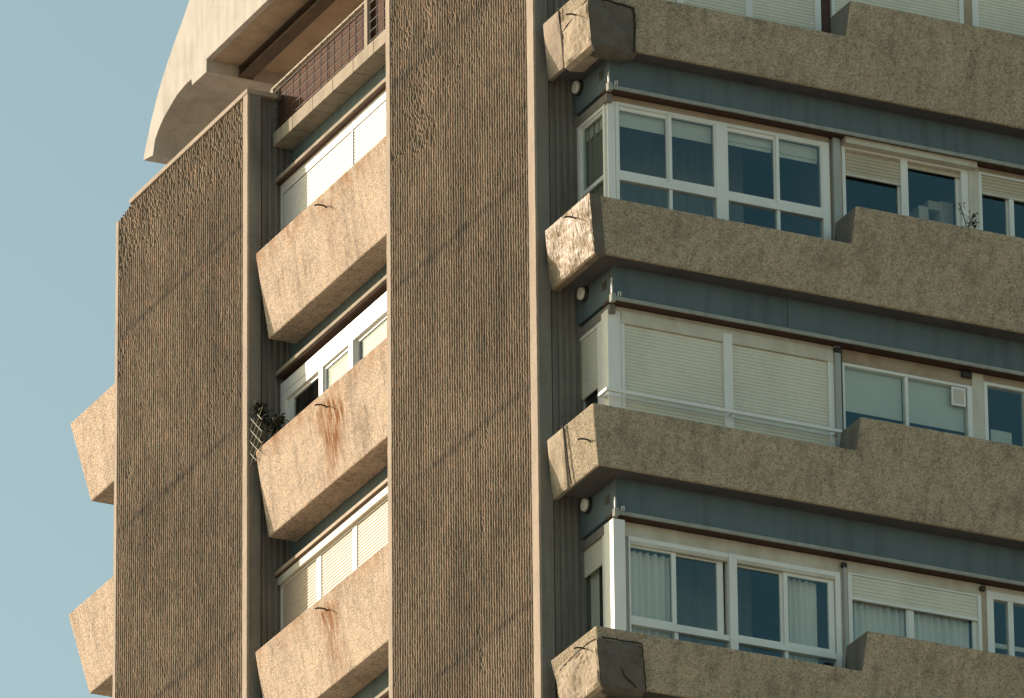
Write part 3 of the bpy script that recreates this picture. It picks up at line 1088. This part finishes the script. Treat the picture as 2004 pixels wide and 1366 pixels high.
sash('A', va, -0.468, 0.068, LOW[2] + 0.06, 1.72, 0.03, 0.03, 0.03, 0.03, 0.05)
part('corner_post', MB().box(-0.788, -0.622, -0.035, 0.06, LOW[2], 1.84), 'A', MT['white'], va, bevel=0.004)
pc = obj('facade_column', fold(MB().box(3.778, 3.86, -0.06, 0.10, LOW[2], 1.895), 'B'), MT['grey'], T, bevel=0.006)
obj('cable_gland', fold(MB().box(3.775, 3.87, -0.09, 0.02, 1.80, 1.87), 'B'), MT['darkmetal'], pc, bevel=0.015)
obj('cable', fold(MB().tube([(3.868, -0.055, 1.82), (3.869, -0.055, 1.2), (3.867, -0.055, 0.4)], 0.009, 6), 'B'), MT['darkmetal'], pc)
v2 = outer_frame('B', 'white framed window with blinds nearly down and a square vent, middle row', 3.885, 5.75, LOW[2], 1.70, 0.042, 0.07, 0.035)
lintel(v2, 3.885, 5.75, 1.702, 1.895, 'tan', 0.005)
b_post(v2, 4.792, 4.838, LOW[2] + 0.06, 1.665, MT['white'], -0.01, 0.07)
for (a, c) in ((3.927, 4.791), (4.839, 5.68)):
    part('pane', MB().box(a, c, 0.02, 0.026, LOW[2] + 0.06, 1.665), 'B', MT['glass'], v2)
    part('roller_blind', MB().box(a + 0.01, c - 0.01, 0.075, 0.08, 1.085, 1.66), 'B', MT['blind'], v2)
vt = part('wall_vent', MB().box(5.46, 5.66, -0.012, 0.018, 1.40, 1.655), 'B', MT['white'], v2, bevel=0.004)
part('vent_grille', MB().box(5.488, 5.632, -0.018, -0.0125, 1.432, 1.622), 'B', MT['cream'], v2)
pc2 = obj('facade_column', fold(MB().box(5.752, 5.918, -0.02, 0.10, LOW[2], 1.895), 'B'), MT['cream'], T, bevel=0.006)
obj('cable_gland', fold(MB().box(5.60, 5.74, -0.06, 0.0, 1.80, 1.88), 'B'), MT['darkmetal'], pc2, bevel=0.02)
v3 = outer_frame('B', 'window at the frame edge with a pale box behind its glass, middle row', 5.92, 7.9, LOW[2], 1.80, 0.05, 0.06, 0.04)
lintel(v3, 5.92, 7.9, 1.802, 1.895, 'tan')
b_post(v3, 6.50, 6.56, LOW[2] + 0.06, 1.76, MT['white'], -0.01, 0.07)
part('pane', MB().box(5.971, 6.499, 0.02, 0.026, LOW[2] + 0.06, 1.759), 'B', MT['glass'], v3)
part('pane', MB().box(6.561, 7.84, 0.02, 0.026, LOW[2] + 0.06, 1.759), 'B', MT['glass'], v3)
part('window_grille', MB().box(6.10, 6.40, 0.16, 0.20, 0.6, 1.24), 'B', MT['blind'], v3)

# storey 3: curtained sliding windows
x1 = outer_frame('B', 'wide white sliding window with curtains at both ends, bottom row', 0.845, 3.785, LOW[3], -1.19, 0.02, 0.07, 0.06, -0.035)
lintel(x1, 0.81, 3.785, -1.188, -1.0, 'cream', -0.01)
part('corner_post', MB().box(0.575, 0.738, -0.155, 0.10, LOW[3], -1.045), 'B', MT['white'], x1, bevel=0.004)
b_post(x1, 2.225, 2.335, LOW[3] + 0.06, -1.195, MT['white'], -0.05, 0.085)
for (a, b, c, left) in ((0.866, 1.475, 2.224, True), (2.336, 3.0, 3.714, False)):
    part('head_track', MB().box(a, c, -0.04, 0.02, -1.30, -1.251), 'B', MT['cream'], x1)
    if left:
        sash('B', x1, a, b + 0.03, -2.29, -1.301, -0.01, 0.012, 0.06, 0.02, 0.055)
        sash('B', x1, b + 0.02, c - 0.05, -2.29, -1.301, 0.026, 0.012, 0.085, 0.02, 0.055)
    else:
        sash('B', x1, a, b, -2.29, -1.301, 0.026, 0.015, 0.035, 0.02, 0.055)
        sash('B', x1, b + 0.0, c - 0.01, -2.29, -1.301, -0.01, 0.055, 0.08, 0.04, 0.055)
    part('transom', MB().box(a, c, -0.03, 0.07, -2.36, -2.291), 'B', MT['white'], x1)
    for (p, q) in ((a, b + 0.0), (b + 0.05, c)):
        part('pane', MB().box(p, q, 0.02, 0.025, LOW[3] + 0.06, -2.361), 'B', MT['glass'], x1)
    part('mullion', MB().box(b, b + 0.05, -0.005, 0.06, LOW[3] + 0.06, -2.361), 'B', MT['white'], x1)
curtain('B', 0.88, 1.47, -2.85, -1.32, 0.12, 'pale sheer curtain at the corner end of the wide bottom-row window', 6, 0.03)
curtain('B', 3.03, 3.52, -2.85, -1.32, 0.12, 'pale sheer curtain at the column end of the wide bottom-row window', 6, 0.025)
curtain('B', 3.99, 4.77, -2.85, -1.40, 0.13, 'sheer curtain left of the mullion under the half-lowered shutter, bottom row', 8, 0.03)
curtain('B', 4.86, 5.67, -2.85, -1.40, 0.13, 'sheer curtain right of the mullion under the half-lowered shutter, bottom row', 8, 0.03)
xa = outer_frame('A', 'narrow end window with its shutter half lowered, bottom row', -0.63, 0.12, LOW[3], -0.99, 0.10, 0.03, 0.11)
slats('A', xa, -0.528, 0.088, -1.47, -1.103, 0.0, MT['slat'])
sash('A', xa, -0.528, 0.088, LOW[3] + 0.06, -1.105, 0.03, 0.035, 0.03, 0.03, 0.05)
curtain('A', -0.20, 0.07, -2.85, -1.15, 0.10, 'pale curtain in the narrow end window beside the middle pier, bottom row', 3, 0.02)
pc = obj('facade_column', fold(MB().box(3.788, 3.898, -0.012, 0.10, LOW[3], -1.0), 'B'), MT['cream'], T, bevel=0.004)
obj('cable_gland', fold(MB().box(3.80, 3.87, -0.07, -0.013, -1.12, -1.05), 'B'), MT['darkmetal'], pc, bevel=0.015)
obj('downpipe', fold(MB().tube([(3.838, -0.045, -1.10), (3.838, -0.045, LOW[3])], 0.02, 8), 'B'), MT['grey'], pc)
x2 = outer_frame('B', 'curtained window with a half-lowered roller shutter, bottom row', 3.90, 5.785, LOW[3], -1.155, 0.055, 0.048, 0.02)
lintel(x2, 3.90, 5.785, -1.153, -1.0, 'cream', -0.012)
slats('B', x2, 3.956, 5.736, -1.47, -1.176, -0.005, MT['slat'])
part('shutter_rail', MB().box(3.956, 5.736, -0.014, 0.02, -1.505, -1.471), 'B', MT['white'], x2)
b_post(x2, 4.762, 4.837, LOW[3] + 0.06, -1.506, MT['white'], 0.021, 0.08)
for (a, c) in ((3.956, 4.761), (4.838, 5.736)):
    sash('B', x2, a, c, LOW[3] + 0.06, -1.30, 0.03, 0.01, 0.02 if c < 5 else 0.055, 0.03, 0.05)
pc2 = obj('facade_column', fold(MB().box(5.787, 5.863, -0.012, 0.10, LOW[3], -1.0), 'B'), MT['tan'], T, bevel=0.004)
obj('cable_gland', fold(MB().box(5.76, 5.83, -0.07, -0.013, -1.10, -1.04), 'B'), MT['darkmetal'], pc2, bevel=0.015)
x3 = outer_frame('B', 'white framed window with slatted blind at the frame edge, bottom row', 5.865, 7.9, LOW[3], -1.07, 0.095, 0.06, 0.10)
lintel(x3, 5.865, 7.9, -1.068, -1.0, 'cream', -0.01)
b_post(x3, 6.172, 6.247, LOW[3] + 0.06, -1.17, MT['white'], -0.01, 0.07)
part('pane', MB().box(5.961, 6.171, 0.02, 0.026, LOW[3] + 0.06, -1.171), 'B', MT['glass'], x3)
part('pane', MB().box(6.248, 7.84, 0.02, 0.026, LOW[3] + 0.06, -1.171), 'B', MT['glass'], x3)
part('transom', MB().box(5.961, 7.84, 0.04, 0.07, -1.80, -1.74), 'B', MT['cream'], x3)

# storey 0: shutters above the topmost parapet
u1 = outer_frame('B', 'row of closed shutters cut by the upper edge of the picture', 0.76, 3.72, LOW[0], 7.62, 0.045, 0.085, 0.04)
for (a, c) in ((0.806, 1.66), (1.76, 2.639), (2.74, 3.634)):
    slats('B', u1, a, c, LOW[0] + 0.061, 7.579, 0.0, MT['slat'])
for (a, c) in ((1.661, 1.759), (2.64, 2.739)):
    b_post(u1, a, c, LOW[0] + 0.06, 7.579, MT['white'], -0.015, 0.07)
pc = obj('facade_column', fold(MB().box(3.722, 3.88, 0.03, 0.10, LOW[0], 7.68), 'B'), MT['rusty'], T)
u2 = outer_frame('B', 'closed shutter between two brown columns at the upper edge', 3.882, 5.80, LOW[0], 7.62, 0.04, 0.06, 0.04)
slats('B', u2, 3.923, 5.739, LOW[0] + 0.061, 7.579, 0.0, MT['slat'])
pc = obj('facade_column', fold(MB().box(5.802, 5.925, -0.01, 0.10, LOW[0], 7.68), 'B'), MT['tan'], T)
u3 = outer_frame('B', 'closed shutter right of the brown column at the upper edge', 5.927, 7.9, LOW[0], 7.62, 0.09, 0.06, 0.04)
slats('B', u3, 6.018, 7.839, LOW[0] + 0.061, 7.579, 0.0, MT['slat'])
ua = outer_frame('A', 'end window above the topmost corner balcony', -0.765, 0.03, LOW[0], 7.62, 0.05, 0.075, 0.05)
slats('A', ua, -0.714, -0.046, LOW[0] + 0.061, 7.569, 0.0, MT['slat'])

# bay windows (sunlit)
q1 = outer_frame('bay', 'bay window with closed white shutters, topmost', 4.38, 8.87, 6.1, 7.55, 0.05, 0.05, 0.08, mat='slat_white')
slats('bay', q1, 4.44, 6.545, 6.161, 7.40, 0.0, MT['slat_white'], 0.05)
slats('bay', q1, 6.57, 8.80, 6.161, 7.40, 0.0, MT['slat_white'], 0.05)
part('shutter_box', MB().box(4.432, 8.818, -0.012, 0.05, 7.41, 7.468), 'bay', MT['slat_white'], q1)
part('mullion', MB().box(6.546, 6.569, -0.016, 0.05, 6.161, 7.40), 'bay', MT['white'], q1)
q2 = outer_frame('bay', 'bay window with white frame and pale glass, middle one', 4.38, 8.87, 3.2, 4.62, 0.05, 0.15, 0.16, mat='slat_white')
part('head_track', MB().box(4.432, 8.718, -0.012, 0.06, 4.35, 4.455), 'bay', MT['slat_white'], q2)
part('mullion', MB().box(7.54, 7.66, -0.01, 0.06, 3.262, 4.349), 'bay', MT['slat_white'], q2)
part('mullion', MB().box(6.55, 6.69, -0.025, 0.06, 3.262, 4.349), 'bay', MT['slat_white'], q2)
part('mullion', MB().box(5.35, 5.47, -0.01, 0.06, 3.262, 4.349), 'bay', MT['slat_white'], q2)
for (a, c, dd) in ((7.66, 8.718, 0.03), (6.691, 7.539, 0.02), (5.471, 6.549, 0.035), (4.432, 5.349, 0.02)):
    sash('bay', q2, a, c, 3.262, 4.349, dd, 0.03, 0.16 if a > 7.6 else 0.04, 0.045, 0.05)
for (a, c) in ((6.73, 7.50), (5.50, 6.50)):
    part('roller_blind', MB().box(a, c, 0.075, 0.08, 3.4, 4.33), 'bay', MT['bay_blind'], q2)
q3 = outer_frame('bay', 'bay window with closed cream shutters under a cassette, lower one', 4.38, 8.87, 0.3, 1.69, 0.05, 0.03, 0.02, mat='white')
for (a, c) in ((7.73, 8.838), (6.606, 7.59), (5.45, 6.465), (4.432, 5.3)):
    slats('bay', q3, a, c, 0.362, 1.668, 0.0, MT['slat_peach'])
for (a, c) in ((7.592, 7.728), (6.467, 6.604), (5.302, 5.448)):
    part('mullion', MB().box(a, c, -0.012, 0.06, 0.362, 1.668), 'bay', MT['slat_white'], q3)
q4 = outer_frame('bay', 'bay window cut by the lower edge of the picture', 4.38, 8.87, -2.6, -1.15, 0.05, 0.05, 0.16, mat='slat_white')
for (a, c) in ((4.432, 5.9), (5.96, 7.4), (7.46, 8.818)):
    sash('bay', q4, a, c, -2.538, -1.312, 0.02)

# ---- roof storey --------------------------------------------------
rs = MB().box(0.375, 2.9, 4.378, 8.79, 8.07, 8.27)
roof_slab = obj('roof_terrace_slab', rs, MT['slab'], T, bevel=0.01)
for y in (4.9, 5.55, 6.2, 6.85, 7.5, 8.15):
    obj('slab_joint', MB().box(0.372, 0.66, y, y + 0.008, 8.066, 8.272), MT['return'], roof_slab)
rail = MB()
rail.tube([(0.45, 4.40, 9.02), (0.45, 9.0, 9.02)], 0.018, 8)
ro = obj('roof_railing', rail, MT['lath'], T)
for y in (8.95, 5.90, 4.5):
    obj('rail_post', MB().box(0.42, 0.48, y - 0.05, y + 0.05, 8.26, 9.6 if y < 8 else 9.0), MT['slab'], ro, bevel=0.006)
wires = MB()
for z in np.arange(8.36, 9.0, 0.14):
    wires.tube([(0.44, 4.40, z), (0.44, 9.0, z + 0.012)], 0.006, 5)
for y in np.arange(4.45, 8.95, 0.225):
    wires.tube([(0.436, y, 8.27), (0.436, y + random.uniform(-0.02, 0.02), 9.02)], 0.006, 5)
obj('rail_mesh', wires, MT['darkmetal'], ro)
scr = MB()
y = 4.4
while y < 8.9:
    wv = 1.42
    scr.box(0.50 + random.uniform(0, 0.012), 0.53, y, y + wv - 0.004, 8.275, 9.0 + random.uniform(-0.02, 0.01))
    y += wv
obj('reed_screen', scr, MT['screen'], ro)
# white shell with a drooping rounded end
outer = [(2.0, 13.75), (9.0, 13.75), (10.6, 13.62), (11.6, 13.3), (12.3, 12.92), (12.72, 12.58), (13.046, 12.262), (13.232, 12.091), (13.481, 11.9),
         (13.73, 11.69), (13.98, 11.45), (14.167, 11.24), (14.353, 10.98), (14.508, 10.715), (14.60, 10.55), (14.643, 10.445)]
inner = [(14.30, 10.38), (14.235, 10.584), (14.11, 10.70), (13.909, 10.815), (13.658, 10.903), (13.471, 10.963), (13.221, 10.995), (12.971, 11.0),
         (12.939, 10.889), (12.443, 10.884), (12.444, 11.083), (2.0, 11.083)]
poly = outer + inner
crown = MB().prism([(1.0, y, z) for y, z in poly], [(7.0, y, z) for y, z in poly])
roof = obj('roof_crown', crown, MT['render'], T, bevel=0.008, angle=35)
sf = MB().box(1.10, 6.9, 2.1, 12.43, 11.068, 11.082)
obj('soffit_board', sf, MT['soffit'], roof)  # board over the white render; warm bounce light put into its tan colour
ib = MB()
ib.box(1.50, 1.70, 2.2, 12.40, 10.90, 10.925)
ib.box(1.585, 1.615, 2.2, 12.40, 10.926, 11.045)
ib.box(1.50, 1.70, 2.2, 12.40, 11.046, 11.066)
ib.box(1.49, 1.71, 12.401, 12.43, 10.89, 11.066)
obj('steel_beam', ib, MT['brownsteel'], roof)
bw = MB().box(2.85, 3.0, 4.4, 13.2, 8.0, 11.066)
obj('penthouse_wall', bw, MT['soffit'], T)

# ---- loose things -------------------------------------------------
def leaf_cloud(mb, spine, n, spread, size):
    for _ in range(n):
        t = random.random() * (len(spine) - 1)
        i = int(t)
        p = Vector(spine[i]).lerp(Vector(spine[i + 1]), t - i)
        p = p + Vector((random.gauss(0, spread), random.gauss(0, spread), random.gauss(0, spread)))
        a = Vector((random.gauss(0, 1), random.gauss(0, 1), random.gauss(0, 1))).normalized()
        b = a.orthogonal().normalized()
        s = size * random.uniform(0.6, 1.3)
        k = len(mb.v)
        c = a.cross(b) * s * 0.12
        mb.v += [tuple(p - a * s), tuple(p + b * s * 0.45 + c), tuple(p + a * s), tuple(p - b * s * 0.45 + c)]
        mb.f += [(k, k + 1, k + 2), (k, k + 2, k + 3)]


pl = empty('balcony_plant', (0.25, 8.5, 3.45), 'dark straggly plant at the end of the middle sunlit balcony, behind a trellis', 'plant')
sp = [(0.22, 8.15, 3.50), (0.18, 8.30, 3.72), (0.14, 8.42, 3.84), (0.12, 8.50, 3.98), (0.10, 8.60, 4.06)]
lm = MB()
leaf_cloud(lm, sp, 170, 0.05, 0.055)
leaf_cloud(lm, [(0.22, 8.05, 3.52), (0.20, 8.14, 3.72), (0.18, 8.2, 3.80)], 110, 0.05, 0.05)
leaf_cloud(lm, [(0.10, 8.60, 4.06), (0.10, 8.64, 4.16)], 60, 0.035, 0.045)
obj('foliage', lm, MT['leaf'], pl)
obj('stem', MB().tube(sp, 0.012, 6, 0.005), MT['stem'], pl)
tre = MB()
for k in range(0, 5):
    for sg in (1, -1):
        # diamond laths in the Y-z plane
        pts = []
        y0_, y1_ = 8.40, 8.80
        zc = 3.16 + 0.17 * k
        a = (0.035 if sg > 0 else 0.045, y0_ if sg > 0 else y1_, zc)
        b = (0.035 if sg > 0 else 0.045, y1_ if sg > 0 else y0_, zc + 0.36)
        n0, n1 = Vector(a), Vector(b)
        # clip to a ragged upper and lower end
        t0_, t1_ = (0.0, 1.0)
        if k == 0:
            t0_ = 0.45
        if k == 4:
            t1_ = 0.35
        tre.tube([n0.lerp(n1, t0_), n0.lerp(n1, t1_)], 0.006, 5)
to = obj('trellis', tre, MT['lath'], None, origin=(0.04, 8.5, 3.1))
to['label'] = 'pale diamond trellis standing in the gap between sunlit balcony and outer pier'
to['category'] = 'trellis'
p2 = empty('small_plant', (5.38, -1.45, 3.50), 'tiny dark plant sprouting on the parapet below the top window row', 'plant')
lm = MB()
st = [(5.40, -1.45, 3.49), (5.38, -1.46, 3.64), (5.33, -1.47, 3.78), (5.28, -1.47, 3.90)]
st2 = [(5.40, -1.45, 3.55), (5.47, -1.46, 3.70), (5.50, -1.46, 3.80)]
leaf_cloud(lm, st, 26, 0.03, 0.04)
leaf_cloud(lm, st2, 22, 0.03, 0.04)
leaf_cloud(lm, [(5.47, -1.46, 3.62), (5.50, -1.46, 3.66)], 26, 0.025, 0.035)
obj('foliage', lm, MT['leaf'], p2)
obj('stem', MB().tube(st, 0.008, 6, 0.004).tube(st2, 0.007, 6, 0.004), MT['stem'], p2)
